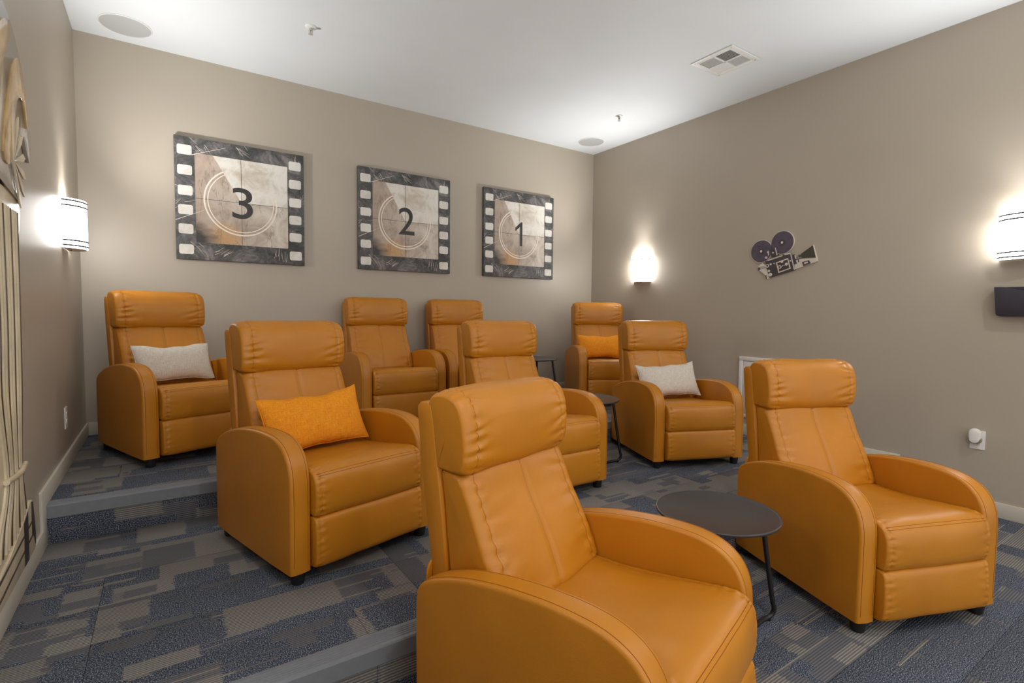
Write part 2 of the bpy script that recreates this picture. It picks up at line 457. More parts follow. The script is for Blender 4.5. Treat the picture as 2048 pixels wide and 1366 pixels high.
ARM = [(.362, .054), (.364, .25), (.364, .40), (.357, .445), (.335, .472), (.28, .500), (.20, .527), (.11, .547), (.02, .560), (-.08, .568),
       (-.17, .568), (-.24, .560), (-.295, .540), (-.335, .508), (-.360, .465), (-.372, .41), (-.374, .33), (-.373, .19), (-.372, .054)]
def arm_mb(x_out, x_in):
    """upholstered arm slab between two x planes, its rims rounded"""
    crv = spline(ARM, 4, False)
    n = len(crv); N = []
    for i in range(n):
        a, b = crv[max(i-1, 0)], crv[min(i+1, n-1)]; d = (b[0]-a[0], b[1]-a[1]); L = math.hypot(*d)
        N.append((d[1]/L, -d[0]/L))
    sgn = -1 if N[n//2][1] < 0 else 1
    R = .012; w = x_in-x_out; dirx = 1 if w > 0 else -1; w = abs(w)
    cols = []
    for k in range(6): a = PI/2*k/5; cols.append((R*(1-math.cos(a)) if 0 else R*(1-math.sin(PI/2-a)) if 0 else R*(1-math.cos(PI/2*k/5)), R*(1-math.sin(PI/2*k/5))))
    cols = [(x, ins) for x, ins in cols] + [(w*.5, -.003)] + [(w-x, ins) for x, ins in cols[::-1]]
    vs = []; fs = []
    for x, ins in cols:
        for i in range(n):
            y = crv[i][0]-sgn*N[i][0]*ins; z = crv[i][1]-sgn*N[i][1]*ins
            if i in (0, n-1): z = .052
            vs.append(Vector((x_out+dirx*x, y, z)))
    m = len(cols)
    for k in range(m-1):
        for i in range(n-1): fs.append((k*n+i, k*n+i+1, (k+1)*n+i+1, (k+1)*n+i))
        fs.append((k*n, (k+1)*n, (k+1)*n+n-1, k*n+n-1))
    # side panels: strips joining the rim to a slightly bulged centre line
    for k in (0, m-1):
        x = cols[k][0]
        mid = []
        for i in range(n):
            y = crv[i][0]*.55; z = .052+(vs[k*n+i].z-.052)*.55
            bul = .004 if k == 0 else -.004
            vs.append(Vector((x_out+dirx*(x-bul), y, z))); mid.append(len(vs)-1)
        for i in range(n-1): fs.append((k*n+i, k*n+i+1, mid[i+1], mid[i]))
        fs.append(tuple(mid))
        fs.append((k*n, mid[0], mid[-1], k*n+n-1))
    seam = []
    for i in range(2, n-1):
        y = crv[i][0]; z = crv[i][1]
        seam.append(Vector((x_out+dirx*.0145, y+sgn*N[i][0]*.0003, z+sgn*N[i][1]*.0003)))
    seam2 = [Vector((x_out+dirx*(w-.0145), p.y, p.z)) for p in seam]
    return MB().add(vs, fs), seam, seam2

def make_recliner(label):
    t = thing('recliner', label, 'recliner', group='orange leather recliners')
    L = M['leather']; Th = M['thread']
    for s in (-1, 1):
        mb, sm, sm2 = arm_mb(s*.345, s*.262)
        a = mb.build('armrest', L, t, 45)
        MB().tube(sm, .0010, 5).build('seam', Th, a)
        MB().tube(sm2, .0008, 5).build('seam', Th, a)
    # seat with a rolled front
    prof = [(.22, .30), (.22, .385), (.19, .402), (.05, .408), (-.12, .420), (-.26, .438), (-.335, .446), (-.378, .436), (-.402, .408), (-.411, .365),
            (-.410, .315), (-.402, .278), (-.385, .262), (-.34, .262), (-.10, .27), (.10, .28)]
    mb, line, across, P = cushion(prof, .259, .026, .010, 60, 10, .0030, (.026, .006, .022), 3, .005, crown=.005, seam_in=.024)
    o = mb.build('seat', L, t, 60)
    MB().tube(across(76, -.95, .95, 24, -.0002), .0010, 5).build('seam', Th, o)
    MB().tube(across(73, -.95, .95, 24, -.0002), .0010, 5).build('seam', Th, o)
    MB().tube(line(-.905, 25, 110, -.0003), .0009, 5).build('seam', Th, o)
    MB().tube(line(.905, 25, 110, -.0003), .0009, 5).build('seam', Th, o)
    # footrest panel below the seat
    prof = [(-.335, .235), (-.350, .260), (-.386, .260), (-.403, .246), (-.410, .205), (-.413, .155), (-.411, .105), (-.404, .074), (-.386, .060), (-.355, .058), (-.337, .075), (-.333, .15)]
    mb, line, across, P = cushion(prof, .259, .020, .008, 56, 8, .0026, (.024, .0055, .020), 8, .003, crown=.003, seam_in=.018)
    o = mb.build('footrest', L, t, 60)
    # backrest shell, tilted with the hinge
    sh = [(.300, .30), (.352, .30), (.372, .42), (.398, .58), (.425, .76), (.444, .92), (.446, .955), (.432, .968), (.405, .970), (.386, .962), (.376, .92), (.345, .70), (.318, .50)]
    sh = [(y-HINGE.y, z-HINGE.z) for y, z in sh]
    b = MB().prism(sh, 'x', -.267, .267, .008).build('backrest', L, t, 40, loc=HINGE)
    # lower back cushion
    prof = [(.360, .772), (.325, .778), (.283, .771), (.258, .742), (.222, .672), (.184, .596), (.146, .518), (.114, .445), (.104, .412), (.130, .396), (.22, .394), (.300, .42), (.328, .55), (.352, .68)]
    mb, line, across, P = cushion(prof, .254, .046, .020, 72, 9, .0050, (.052, .0085, .045), 11, .009, HINGE,
        hwf=lambda y, z: 1.0+.03*max(0, min(1, (.66-z)/.2)), crown=.012, seam_in=.045,
        puff=lambda f, y, z: -.006*math.exp(-(f/.022)**2)*(1 if y < .3 else 0))
    o = mb.build('lumbar_cushion', L, t, 60, loc=HINGE)
    for f in (-.825, .825): MB().tube(line(f, 14, 66, -.0002), .0010, 5).build('seam', Th, o)
    MB().tube(line(0, 14, 66, -.0003), .0009, 5).build('seam', Th, o)
    # head pillow
    prof = [(.372, .778), (.345, .768), (.300, .766), (.263, .772), (.246, .795), (.240, .840), (.243, .890), (.252, .940), (.272, .980), (.308, 1.000), (.355, 1.005), (.388, .998), (.408, .970), (.402, .92), (.388, .85)]
    mb, line, across, P = cushion(prof, .264, .044, .017, 76, 10, .0062, (.036, .0068, .038), 23, .006, HINGE, crown=.006, seam_in=.050)
    o = mb.build('headrest', L, t, 60, loc=HINGE)
    for f in (-.81, .81): MB().tube(line(f, 20, 104, -.0002), .0011, 5).build('seam', Th, o)
    # rear skirt, underframe, feet
    MB().prism(rrect(-.284, .284, .06, .506, .05), 'y', .378, .386, .002).build('rear_panel', L, t, 40)
    MB().box(-.258, .258, -.325, .35, .056, .255, .004).build('underframe', M['dark'], t, None)
    for sx in (-1, 1):
        for sy, rr in ((-.335, 1), (.325, 1)):
            MB().lathe([(.021, 0), (.024, .003), (.028, .03), (.030, .054)], 20, Matrix.Translation((sx*.300, sy, 0))).build('leg', M['plastic'], t)
    return t

CHAIRS = [  # x, y, floor, turn (degrees), recline tweak, label
    (1.480, -3.541, 0, 16.8, 0.0, 'large orange leather recliner nearest the camera, no pillow, headrest in front of the middle row'),
    (3.110, -3.566, 0, -21.2, 0.0, 'orange leather recliner at front right, beside the round black table and the outlet wall'),
    (1.079, -2.152, H1, 15.0, 0.0, 'orange leather recliner in the middle row holding an orange linen pillow, by the left aisle'),
    (2.353, -2.012, H1, -0.4, 0.0, 'pillowless orange leather recliner in the middle row, half hidden behind the nearest recliner'),
    (3.679, -2.079, H1, -21.7, 0.0, 'orange leather recliner in the middle row holding an oatmeal pillow, near the right wall'),
    (0.551, -0.707, H2, 20.3, 0.0, 'orange leather recliner in the back row holding an oatmeal pillow, beside the left wall'),
    (2.019, -0.507, H2, -0.9, 0.0, 'pillowless orange leather recliner in the back row, both arms seen, under the 2 picture'),
    (2.769, -0.526, H2, -4.7, 0.0, 'pillowless orange leather recliner in the back row, mostly hidden behind a middle-row recliner'),
    (4.221, -0.774, H2, -28.9, 0.0, 'orange leather recliner in the far right corner holding an orange pillow'),
]
proto = make_recliner(CHAIRS[0][5])
chairs = []
for i, (x, y, z, d, rc, lab) in enumerate(CHAIRS):
    if i == 0:
        o = proto; o.location = (x, y, z); o.rotation_euler = (0, 0, math.radians(d))
    else: o = dup(proto, (x, y, z), math.radians(d), lab)
    for ch in o.children:
        if ch.name.split('.')[0] in ('backrest', 'lumbar_cushion', 'headrest'): ch.rotation_euler = (math.radians(rc), 0, 0)
    chairs.append(o)

# ---------------------------------------------------------------- pillows
def pillow(chair, w, h, loc, rot, mat, label, group, seed):
    nx, nz = 36, 24; rnd = random.Random(seed)
    vs = []; fs = []
    def pos(u, v, sgn):
        pinx = 1-.10*(1-abs(v)**2.0)*0 - .055*(1-v*v)*abs(u)**3
        pinz = 1-.17*(1-u*u)*abs(v)**3
        th = .062*(max(0, 1-abs(u)**2.6)**.62)*(max(0, 1-abs(v)**2.4)**.62)
        x = u*w/2*pinx; z = v*h/2*pinz
        nn = noise.noise(Vector((x*9+seed*5, z*9, sgn*2.0)))
        th *= 1+.18*nn
        z += .012*noise.noise(Vector((u*2.2+seed, 7.1, v)))
        return Vector((x, sgn*th, z))
    idx = {}
    for sgn in (-1, 1):
        for i in range(nx+1):
            for j in range(nz+1):
                u = -1+2*i/nx; v = -1+2*j/nz
                u = math.copysign(1-(1-abs(u))**1.4, u); v = math.copysign(1-(1-abs(v))**1.4, v)
                idx[(sgn, i, j)] = len(vs); vs.append(pos(u, v, sgn))
        for i in range(nx):
            for j in range(nz):
                q = [idx[(sgn, i, j)], idx[(sgn, i+1, j)], idx[(sgn, i+1, j+1)], idx[(sgn, i, j+1)]]
                fs.append(q)
    # thin piped rim
    root = thing('lumbar_pillow', label, 'pillow', group=group)
    MB().add(vs, fs).build('cover', mat, root, 70)
    rim = [pos(u, v, 1) for u, v in [(-1+2*k/24, -1) for k in range(24)]+[(1, -1+2*k/16) for k in range(16)]+[(1-2*k/24, 1) for k in range(24)]+[(-1, 1-2*k/16) for k in range(16)]]
    MB().tube(rim, .003, 6, closed=True).build('piping', mat, root)
    cm = Matrix.Translation(chair.location) @ Matrix.Rotation(chair.rotation_euler.z, 4, 'Z')
    m = cm @ Matrix.Translation(loc) @ Matrix.Rotation(rot[2], 4, 'Z') @ Matrix.Rotation(rot[0], 4, 'X') @ Matrix.Rotation(rot[1], 4, 'Y')
    root.matrix_world = m
    return root
pillow(chairs[2], .49, .275, (-.018, .045, .546), (-.42, -.05, -.05), M['linen_orange'], 'orange linen lumbar pillow on the middle-row recliner by the left aisle', 'orange lumbar pillows', 1)
pillow(chairs[5], .44, .255, (-.018, .05, .545), (-.42, .0, -.03), M['linen_white'], 'oatmeal linen lumbar pillow on the back-row recliner beside the left wall', 'oatmeal lumbar pillows', 2)
pillow(chairs[4], .49, .27, (-.02, .045, .555), (-.42, -.05, 0), M['linen_white'], 'oatmeal linen lumbar pillow on the middle-row recliner near the right wall', 'oatmeal lumbar pillows', 3)
pillow(chairs[8], .49, .26, (-.02, .05, .548), (-.42, 0, 0), M['linen_orange'], 'orange linen lumbar pillow on the recliner in the far right corner', 'orange lumbar pillows', 4)

# ---------------------------------------------------------------- side tables
def make_table(label):
    t = thing('side_table', label, 'table', group='round black side tables')
    r = .235; z = .46
    MB().lathe([(0, z-.012), (r-.012, z-.012), (r-.003, z-.010), (r, z-.004), (r-.001, z), (r-.004, z+.0015), (r-.008, z), (r-.012, z-.002), (0, z-.002)], 72).build('tabletop', M['table'], t, 50)
    for s in (-1, 1):    # two bent-tube sled frames
        pts = []
        top = [(s*.10, -.165, z-.012), (s*.135, -.205, .10), (s*.143, -.213, .055), (s*.140, -.208, .028), (s*.132, -.190, .0145), (s*.125, -.16, .012)]
        pts = spline(top, 4, False)
        pts = pts + [(p[0], -p[1], p[2]) for p in pts[::-1]]
        fr = MB().tube(pts, .0095, 10).build('leg_frame', M['tleg'], t, 60)
        for q in (-1, 1): MB().lathe([(.007, 0), (.008, .002), (.008, .012)], 12, Matrix.Translation((s*.133, q*.192, 0))).build('glide', M['plastic'], fr)
    MB().tube([(-.10, 0, z-.016), (.10, 0, z-.016)], .007, 8).build('crossbar', M['tleg'], t)
    return t
tb = make_table('round black side table at the front, beside the nearest recliner')
tb.location = (2.275, -3.425, 0); tb.rotation_euler = (0, 0, math.radians(-85))
dup(tb, (2.95, -1.905, H1), math.radians(-90), 'round black side table in the middle row, left of the recliner with the oatmeal pillow')
dup(tb, (3.36, -0.70, H2), math.radians(-80), 'round black side table against the back wall, mostly hidden, left of the corner recliner')

# ---------------------------------------------------------------- countdown pictures
def text_mesh(txt, size):
    cu = bpy.data.curves.new('numeral_curve', 'FONT'); cu.body = txt; cu.size = size; cu.extrude = .0008; cu.offset = .003
    cu.resolution_u = 8
    o = bpy.data.objects.new('numeral', cu); COL.objects.link(o)
    dg = bpy.context.evaluated_depsgraph_get(); dg.update()
    me = bpy.data.meshes.new_from_object(o.evaluated_get(dg))
    COL.objects.unlink(o); bpy.data.objects.remove(o)
    return me
def ring_mb(cx, cz, r0, r1, y, th, a0=math.radians(119), a1=math.radians(383), n=72):
    mb = MB(); vs = []; fs = []
    for k in range(n):
        a = a0+(a1-a0)*k/(n-1); c, s_ = math.cos(a), math.sin(a)
        vs += [(cx+r0*c, y, cz+r0*s_), (cx+r1*c, y, cz+r1*s_), (cx+r1*c, y+th, cz+r1*s_), (cx+r0*c, y+th, cz+r0*s_)]
    for k in range(n-1):
        a, b = k*4, (k+1)*4
        for i in range(4): fs.append((a+i, a+(i+1) % 4, b+(i+1) % 4, b+i))
    return mb.add(vs, fs)
PD = .038
def picture(txt, x0, numx, numz, label):
    t = thing('countdown_picture', label, 'picture', (x0, 0, 1.622), group='countdown film-frame pictures')
    Wd = .905
    MB().box(0, Wd, -PD, -.001, 0, Wd, .002).build('canvas', M['film'], t, 30)
    y = -PD
    def layer(poly, name, mat, d, parent=t): return MB().prism(poly, 'y', y-d, y-d+.0006).build(name, mat, parent, 25)
    pnl = layer(rrect(.129, .777, .130, .793, .008), 'frame_print', M['parch'], .0007)
    layer([(.439, .459), (.249, .792), (.776, .792), (.776, .459)], 'sweep_wedge', M['wedge'], .0012)
    for zc in (.807, .659, .509, .367, .225, .074):
        for xa in (.018, .788):
            layer(rrect(xa, xa+.094, zc-.036, zc+.036, .014), 'sprocket_hole', M['pale'], .0007)
    mb = MB()
    mb.box(.4375, .4405, y-.0017, y-.001, .132, .792); mb.box(.131, .775, y-.0017, y-.001, .4575, .4605)
    mb.build('crosshair', M['ink'], t, None)
    ring_mb(.439, .459, .247, .258, y-.0021, .0006).build('ring', M['cream'], t, 30)
    ring_mb(.439, .459, .226, .233, y-.0021, .0006).build('ring', M['cream'], t, 30)
    if txt == '1':       # flagged one, as on the print
        d = MB().prism([(.66, 0), (1, 0), (1, 1), (.80, 1), (0, .74), (.0, .60), (.66, .80)], 'z', -.0008, .0008)
        me = bpy.data.meshes.new('numeral'); me.from_pydata(d.v, [], d.f)
    else: me = text_mesh(txt, 1.0)
    xs = [v.co.x for v in me.vertices]; ys = [v.co.y for v in me.vertices]
    a0, a1, b0, b1 = min(xs), max(xs), min(ys), max(ys)
    for v in me.vertices:
        X = numx[0]+(v.co.x-a0)/(a1-a0)*(numx[1]-numx[0]); Z = numz[0]+(v.co.y-b0)/(b1-b0)*(numz[1]-numz[0])
        v.co = Vector((X, y-.0022-v.co.z*.5, Z))
    me.materials.append(M['ink'])
    o = bpy.data.objects.new('numeral', me); COL.objects.link(o); o.parent = t
    # pale scratches on the worn border
    rnd = random.Random(5); mb = MB()
    def scr(xa, za, xb, zb, w):
        d = Vector((xb-xa, zb-za)); L = d.length; nrm = Vector((-d.y, d.x))/L*w/2
        q = [(xa+nrm.x, za+nrm.y), (xa-nrm.x, za-nrm.y), (xb-nrm.x*.3, zb-nrm.y*.3), (xb+nrm.x*.3, zb+nrm.y*.3)]
        vs = [(p[0], y-.0009, p[1]) for p in q]+[(p[0], y-.0002, p[1]) for p in q]
        mb.add(vs, [(0, 1, 2, 3), (7, 6, 5, 4), (0, 4, 5, 1), (1, 5, 6, 2), (2, 6, 7, 3), (3, 7, 4, 0)])
    scr(.11, .775, .335, .865, .004); scr(.0, .285, .185, .375, .004)
    for cx, cz, ang, n in ((.06, .50, -.5, 9), (.05, .40, .4, 7), (.17, .85, -.9, 7), (.45, .86, -.7, 6), (.30, .06, .5, 8), (.15, .09, -.8, 6), (.72, .07, 1.5, 10), (.84, .86, 1.55, 6), (.87, .55, 1.3, 4)):
        for _ in range(n):
            a = ang+rnd.uniform(-.25, .25); L = rnd.uniform(.02, .085); px, pz = cx+rnd.uniform(-.05, .05), cz+rnd.uniform(-.035, .035)
            dx, dz = math.cos(a)*L/2, math.sin(a)*L/2
            q = [px-dx, pz-dz, px+dx, pz+dz]
            q = [max(.002, min(Wd-.002, k)) for k in q]
            scr(q[0], q[1], q[2], q[3], rnd.uniform(.0012, .0028))
    mb.build('scratch_marks', M['cream'], t, None, kind='stuff')
    return t
picture('3', .556, (.373, .518), (.336, .575), 'square film-frame canvas numbered 3, leftmost of the three on the back wall')
picture('2', 1.917, (.374, .530), (.338, .588), 'square film-frame canvas numbered 2, middle of the three on the back wall')
picture('1', 3.208, (.388, .480), (.336, .592), 'square film-frame canvas numbered 1, nearest the right corner on the back wall')

# ---------------------------------------------------------------- sconces
def half_ell(w, d, n=24): return [(w/2*math.cos(PI*k/n), d*math.sin(PI*k/n)) for k in range(n+1)]
def make_sconce(label):
    """half-round wall sconce; local +y points out of the wall, origin on the wall at its bottom"""
    t = thing('wall_sconce', label, 'wall lamp', group='half-round wall sconces')
    w, d, h = .25, .10, .275
    MB().box(-w/2+.006, w/2-.006, .001, .010, .004, h-.004, .001).build('backplate', M['white'], t, 30)
    vs = []; fs = []; n = 24
    for rr, zz in ((0, 0.0), (0, h), (.003, h), (.003, 0.0)):
        for x, y in half_ell(w-2*rr, d-rr, n): vs.append((x, y+.006, zz))
    m = n+1
    for a, b in ((0, 1), (1, 2), (2, 3), (3, 0)):
        for k in range(n): fs.append((a*m+k, a*m+k+1, b*m+k+1, b*m+k))
    fs.append((0, m, 2*m, 3*m)); fs.append((n, m+n, 2*m+n, 3*m+n))
    MB().add(vs, fs).build('shade', M['shade'], t, 40)
    for zz in (.012, .040, h-.040, h-.012):
        vs = []; fs = []
        for rr, z0 in ((0, zz-.0045), (0, zz+.0045), (-.003, zz+.0045), (-.003, zz-.0045)):
            for x, y in half_ell(w-2*rr, d-rr, n): vs.append((x, y+.006, z0))
        for a, b in ((0, 1), (1, 2), (2, 3), (3, 0)):
            for k in range(n): fs.append((a*m+k, a*m+k+1, b*m+k+1, b*m+k))
        fs.append((0, m, 2*m, 3*m)); fs.append((n, m+n, 2*m+n, 3*m+n))
        MB().add(vs, fs).build('band', M['bandm'], t, 40)
    MB().prism([(x, y+.006) for x, y in half_ell(w-.008, d-.004, n)], 'z', -.004, .002).build('bottom_plate', M['white'], t, 40)
    MB().lathe([(.003, -.012), (.005, -.010), (.005, -.003)], 10, Matrix.Translation((0, .03, 0))).build('finial', M['chrome'], t)
    la = bpy.data.lights.new('sconce_bulb', 'SPOT'); la.energy = UPLIGHT_W; la.shadow_soft_size = .025; la.color = (1, .99, .98)
    la.spot_size = math.radians(145); la.spot_blend = 1.0
    lo = bpy.data.objects.new('bulb', la); COL.objects.link(lo); lo.parent = t; lo.location = (0, .058, h-.016)
    lo.rotation_euler = (math.radians(180-50), 0, 0)      # out of the open top, leaning off the wall
    return t
SZ = 1.587
sc = make_sconce('lit half-round wall sconce on the left wall, left of the 3 picture')
sc.location = (0, -.69, SZ); sc.rotation_euler = (0, 0, -PI/2)
dup(sc, (W, -.795, SZ), PI/2, 'lit half-round wall sconce on the right wall near the far corner')
dup(sc, (W, -3.776, SZ), PI/2, 'lit half-round wall sconce on the right wall above the dark wall pocket')
dup(sc, (0, -3.70, SZ), -PI/2, 'lit half-round wall sconce on the left wall near the camera, outside the frame')

# ---------------------------------------------------------------- film camera wall plaque
cw = thing('film_camera_plaque', 'flat cut-out plaque of a vintage film camera hung tilted on the right wall', 'wall decor', (W, 0, 0))
def cp(px, py): return (-1.92183-.000488567*px-1.62313e-5*py+3.53e-8*px*px+3.5e-10*px*py, 2.08116-6.65831e-5*px-.000451349*py+3.12e-9*px*px+3.469e-8*px*py)
def cl(poly, name, mat, d0, d1, parent=cw, bev=0): return MB().prism(poly, 'x', -d1, -d0, bev).build(name, mat, parent, 30)
def cpp(*a): return [cp(x, y) for x, y in a]
R1, R2 = cp(420, 612), cp(828, 440)
cl(circ(*R1, .0965, 48), 'reel_rim', M['offwhite'], .001, .014); cl(circ(*R2, .0965, 48), 'reel_rim', M['offwhite'], .001, .014)
for R in (R1, R2):
    o = cl(circ(*R, .0925, 48), 'film_reel', M['reel'], .012, .0155)
    cl(circ(*R, .026, 28), 'hub', M['camblack'], .015, .018, o); cl(circ(*R, .010, 20), 'spindle', M['offwhite'], .0175, .0195, o)
cl(cpp((500, 800), (1000, 645), (1075, 975), (570, 1125)), 'body', M['camblack'], .001, .0175)
cl(cpp((545, 785), (830, 690), (836, 706), (552, 802)), 'top_rail', M['offwhite'], .0172, .0190)
cl(cpp((870, 660), (995, 640), (1002, 662), (878, 686)), 'top_rail', M['offwhite'], .0172, .0190)
cl(cpp((985, 648), (1003, 642), (1078, 972), (1060, 978)), 'front_rail', M['offwhite'], .0172, .0190)
cl(cpp((590, 590), (705, 535), (745, 690), (630, 730)), 'drive_box', M['camblack'], .001, .0195)
cl(cpp((690, 545), (706, 537), (744, 688), (726, 696)), 'drive_box_edge', M['offwhite'], .0192, .0205)
cl(cpp((535, 615), (565, 600), (572, 690), (555, 695), (552, 640), (540, 650)), 'latch', M['offwhite'], .0155, .0175)
# framed control panel
Q = [(708, 830), (945, 742), (998, 948), (760, 1035)]; q = [(733, 842), (934, 768), (972, 938), (774, 1008)]
mb = MB()
for i in range(4):
    mb.prism(cpp(Q[i], Q[(i+1) % 4], q[(i+1) % 4], q[i]), 'x', -.0195, -.017)
mb.build('panel_frame', M['offwhite'], cw, None)
for (x, y, r) in ((828, 815, .011), (915, 862, .012), (838, 895, .004), (868, 886, .004), (608, 865, .008), (575, 995, .010), (600, 1068, .0155), (990, 798, .006), (675, 850, .005), (520, 735, .010), (655, 640, .007)):
    cl(circ(*cp(x, y), r, 18), 'knob', M['offwhite'], .016, .0215)
for (x, y, r) in ((783, 918, .0145), (543, 895, .0145)):
    o = cl(circ(*cp(x, y), r, 20), 'dial', M['offwhite'], .016, .0205); cl(circ(*cp(x, y), r*.55, 16), 'dial_face', M['camblack'], .020, .0215, o)
cl(circ(*cp(665, 945), .016, 20), 'crank_boss', M['camblack'], .016, .022)
cl(cpp((440, 840), (505, 885), (515, 940), (550, 990), (575, 1138), (525, 1162), (500, 1080), (380, 985), (375, 945), (362, 905)), 'rear_bracket', M['offwhite'], .001, .0150)
cl(cpp((400, 915), (510, 890), (515, 928), (410, 955)), 'eyepiece', M['silver'], .0148, .019)
cl(cpp((362, 935), (395, 925), (400, 965), (370, 985)), 'eyecup', M['camblack'], .0005, .020)
cl(cpp((500, 1080), (518, 1074), (530, 1160), (515, 1150)), 'bracket_edge', M['camblack'], .001, .0155)
cl(cpp((1012, 690), (1060, 672), (1110, 850), (1055, 868)), 'lens_mount', M['camblack'], .001, .018)
cl(cpp((1060, 685), (1095, 690), (1105, 755), (1075, 765)), 'lens_ring', M['offwhite'], .0005, .0165)
cl(cpp((1110, 690), (1190, 658), (1205, 735), (1135, 755)), 'lens_barrel', M['silver'], .0005, .017)
cl(cpp((1140, 690), (1195, 680), (1200, 730), (1155, 735)), 'lens_barrel_black_ring', M['camblack'], .0165, .0185)  # black printed ring across the lens barrel
cl(cpp((1186, 655), (1432, 484), (1502, 742), (1205, 752)), 'matte_box_edge', M['offwhite'], .001, .0145)
cl(cpp((1190, 662), (1426, 494), (1484, 734), (1208, 744)), 'matte_box', M['hood'], .014, .017)
cl(cpp((1062, 880), (1085, 785), (1215, 760), (1500, 736), (1515, 805), (1385, 852), (1240, 908), (1072, 962)), 'support_rail', M['offwhite'], .001, .0135)
cl(cpp((1215, 820), (1350, 785), (1385, 845), (1240, 902)), 'rail_clamp', M['camblack'], .0132, .0165)
cl(cpp((1258, 828), (1325, 808), (1335, 838), (1262, 860)), 'clamp_window', M['offwhite'], .0160, .018)
cl(cpp((1130, 770), (1145, 765), (1155, 820), (1140, 825)), 'rail_slot', M['camblack'], .0132, .0155)

# ---------------------------------------------------------------- tall cut-out on the left wall
dec = thing('wall_cutout', 'tall glossy gold and cream cut-out decoration on the left wall, cut by the frame', 'wall decor')
def dl(poly, name, mat, d0, d1, bev=.0, parent=dec): return MB().prism(poly, 'x', d0, d1, bev).build(name, mat, parent, 30)
top = [(-2.62, 1.62), (-2.66, 1.95), (-2.55, 2.2), (-2.32, 2.33), (-2.05, 2.335), (-1.90, 2.30), (-1.78, 2.22), (-1.70, 2.10), (-1.655, 1.97), (-1.652, 1.88), (-1.685, 1.845), (-1.73, 1.88), (-1.79, 1.925), (-1.865, 1.89), (-1.895, 1.80), (-1.905, 1.655), (-2.2, 1.70), (-2.45, 1.66)]
dl(spline(top, 3), 'upper_panel', M['silver'], .001, .014, .003)
dl(spline([(-2.15, 1.78), (-2.05, 2.0), (-1.95, 2.15), (-1.84, 2.21), (-1.76, 2.14), (-1.72, 2.02), (-1.74, 1.97), (-1.80, 2.06), (-1.90, 2.03), (-1.98, 1.88), (-2.05, 1.76)], 3), 'gold_petal', M['gold'], .013, .020, .002)
dl(spline([(-2.3, 1.9), (-2.2, 2.15), (-2.05, 2.27), (-1.97, 2.25), (-2.1, 2.1), (-2.2, 1.9)], 3), 'gold_petal', M['gold'], .013, .020, .002)
for a in range(7):
    th = -1.1+a*.42; cx, cz = -2.02, 1.80
    dl([(cx, cz-.02), (cx+.16*math.cos(th-.1), cz+.16*math.sin(th-.1)), (cx+.20*math.cos(th), cz+.20*math.sin(th)), (cx+.16*math.cos(th+.1), cz+.16*math.sin(th+.1))], 'star_point', M['goldcream'], .019, .024)
colm = [(-2.55, 1.62), (-2.2, 1.665), (-1.90, 1.635), (-1.93, 1.5), (-1.955, 1.34), (-1.945, 1.2), (-1.95, 1.08), (-1.985, .9), (-2.035, .66), (-2.01, .54), (-1.955, .475), (-2.1, .40), (-2.3, .36), (-2.5, .34), (-2.42, .6), (-2.36, .9), (-2.40, 1.3)]
dl(spline(colm, 3), 'pleated_column', M['goldcream'], .001, .012, .003)
dl([(-2.56, 1.665), (-2.2, 1.70), (-1.905, 1.665), (-1.90, 1.640), (-2.2, 1.675), (-2.55, 1.635)], 'upper_band', M['umber'], .010, .018)
for k in range(12):
    f = k/11.0
    ya = -1.945-.40*f; yb = -1.975-.36*f; yc = -2.045-.24*f; yd = -2.01-.40*f
    pts = spline([(.012, ya, 1.60), (.013, yb, 1.2), (.013, yb-.02, .95), (.013, yc, .66), (.013, yd, .50), (.012, yd+.02-.05*f, .42)], 5, False)
    MB().tube(pts, [.0065 if k % 3 else .004]*len(pts), 8).build('pleat', M['goldcream'] if k % 3 else M['umber'], dec, 60)
MB().tube([(.020, -2.025, .655), (.024, -2.12, .648), (.024, -2.22, .652), (.020, -2.31, .66)], .010, 8).build('cord', M['goldcream'], dec, 60)
base = [(-2.62, .282), (-2.62, .36), (-2.3, .40), (-2.1, .445), (-1.955, .492), (-1.925, .485), (-1.905, .43), (-1.895, .36), (-1.895, .30), (-1.905, .282)]
dl(base, 'striped_base', M['goldcream'], .001, .020, .003)
dl([(-2.10, .286), (-2.09, .445), (-2.02, .468), (-2.03, .286)], 'black_stripe', M['ink'], .0195, .0215)
dl([(-1.96, .36), (-1.955, .485), (-1.93, .478), (-1.912, .41), (-1.90, .34), (-1.905, .30), (-1.93, .34)], 'black_stripe', M['ink'], .0195, .0215)
for zz in (.33, .385): dl([(-2.6, zz-.03), (-1.93, zz+.02), (-1.93, zz+.028), (-2.6, zz-.018)], 'groove_line', M['umber'], .0195, .0212)

# ---------------------------------------------------------------- dark wall pocket at the right edge
wp = thing('wall_pocket', 'dark wavy-topped wall pocket under the right sconce, cut by the frame', 'wall holder', (W, 0, 0))
fp = spline([(-3.655, 1.424), (-3.70, 1.422), (-3.75, 1.408), (-3.82, 1.392), (-3.90, 1.398), (-3.98, 1.415), (-4.04, 1.424)], 4, False)
fp = fp + [(-4.03, 1.262), (-4.02, 1.25), (-4.005, 1.245), (-3.69, 1.245), (-3.675, 1.25), (-3.668, 1.262)]
MB().prism(fp, 'x', -.062, -.056, .001).build('front_panel', M['navybox'], wp, 30)
MB().prism([(-3.655, 1.424), (-4.04, 1.424), (-4.03, 1.262), (-4.005, 1.245), (-3.69, 1.245), (-3.668, 1.262)], 'x', -.006, -.001).build('back_panel', M['navybox'], wp, 30)
mb = MB(); mb.prism([(-3.655, 1.424), (-3.660, 1.424), (-3.673, 1.262), (-3.668, 1.262)], 'x', -.057, -.005); mb.prism([(-4.04, 1.424), (-4.035, 1.424), (-4.025, 1.262), (-4.03, 1.262)], 'x', -.057, -.005)
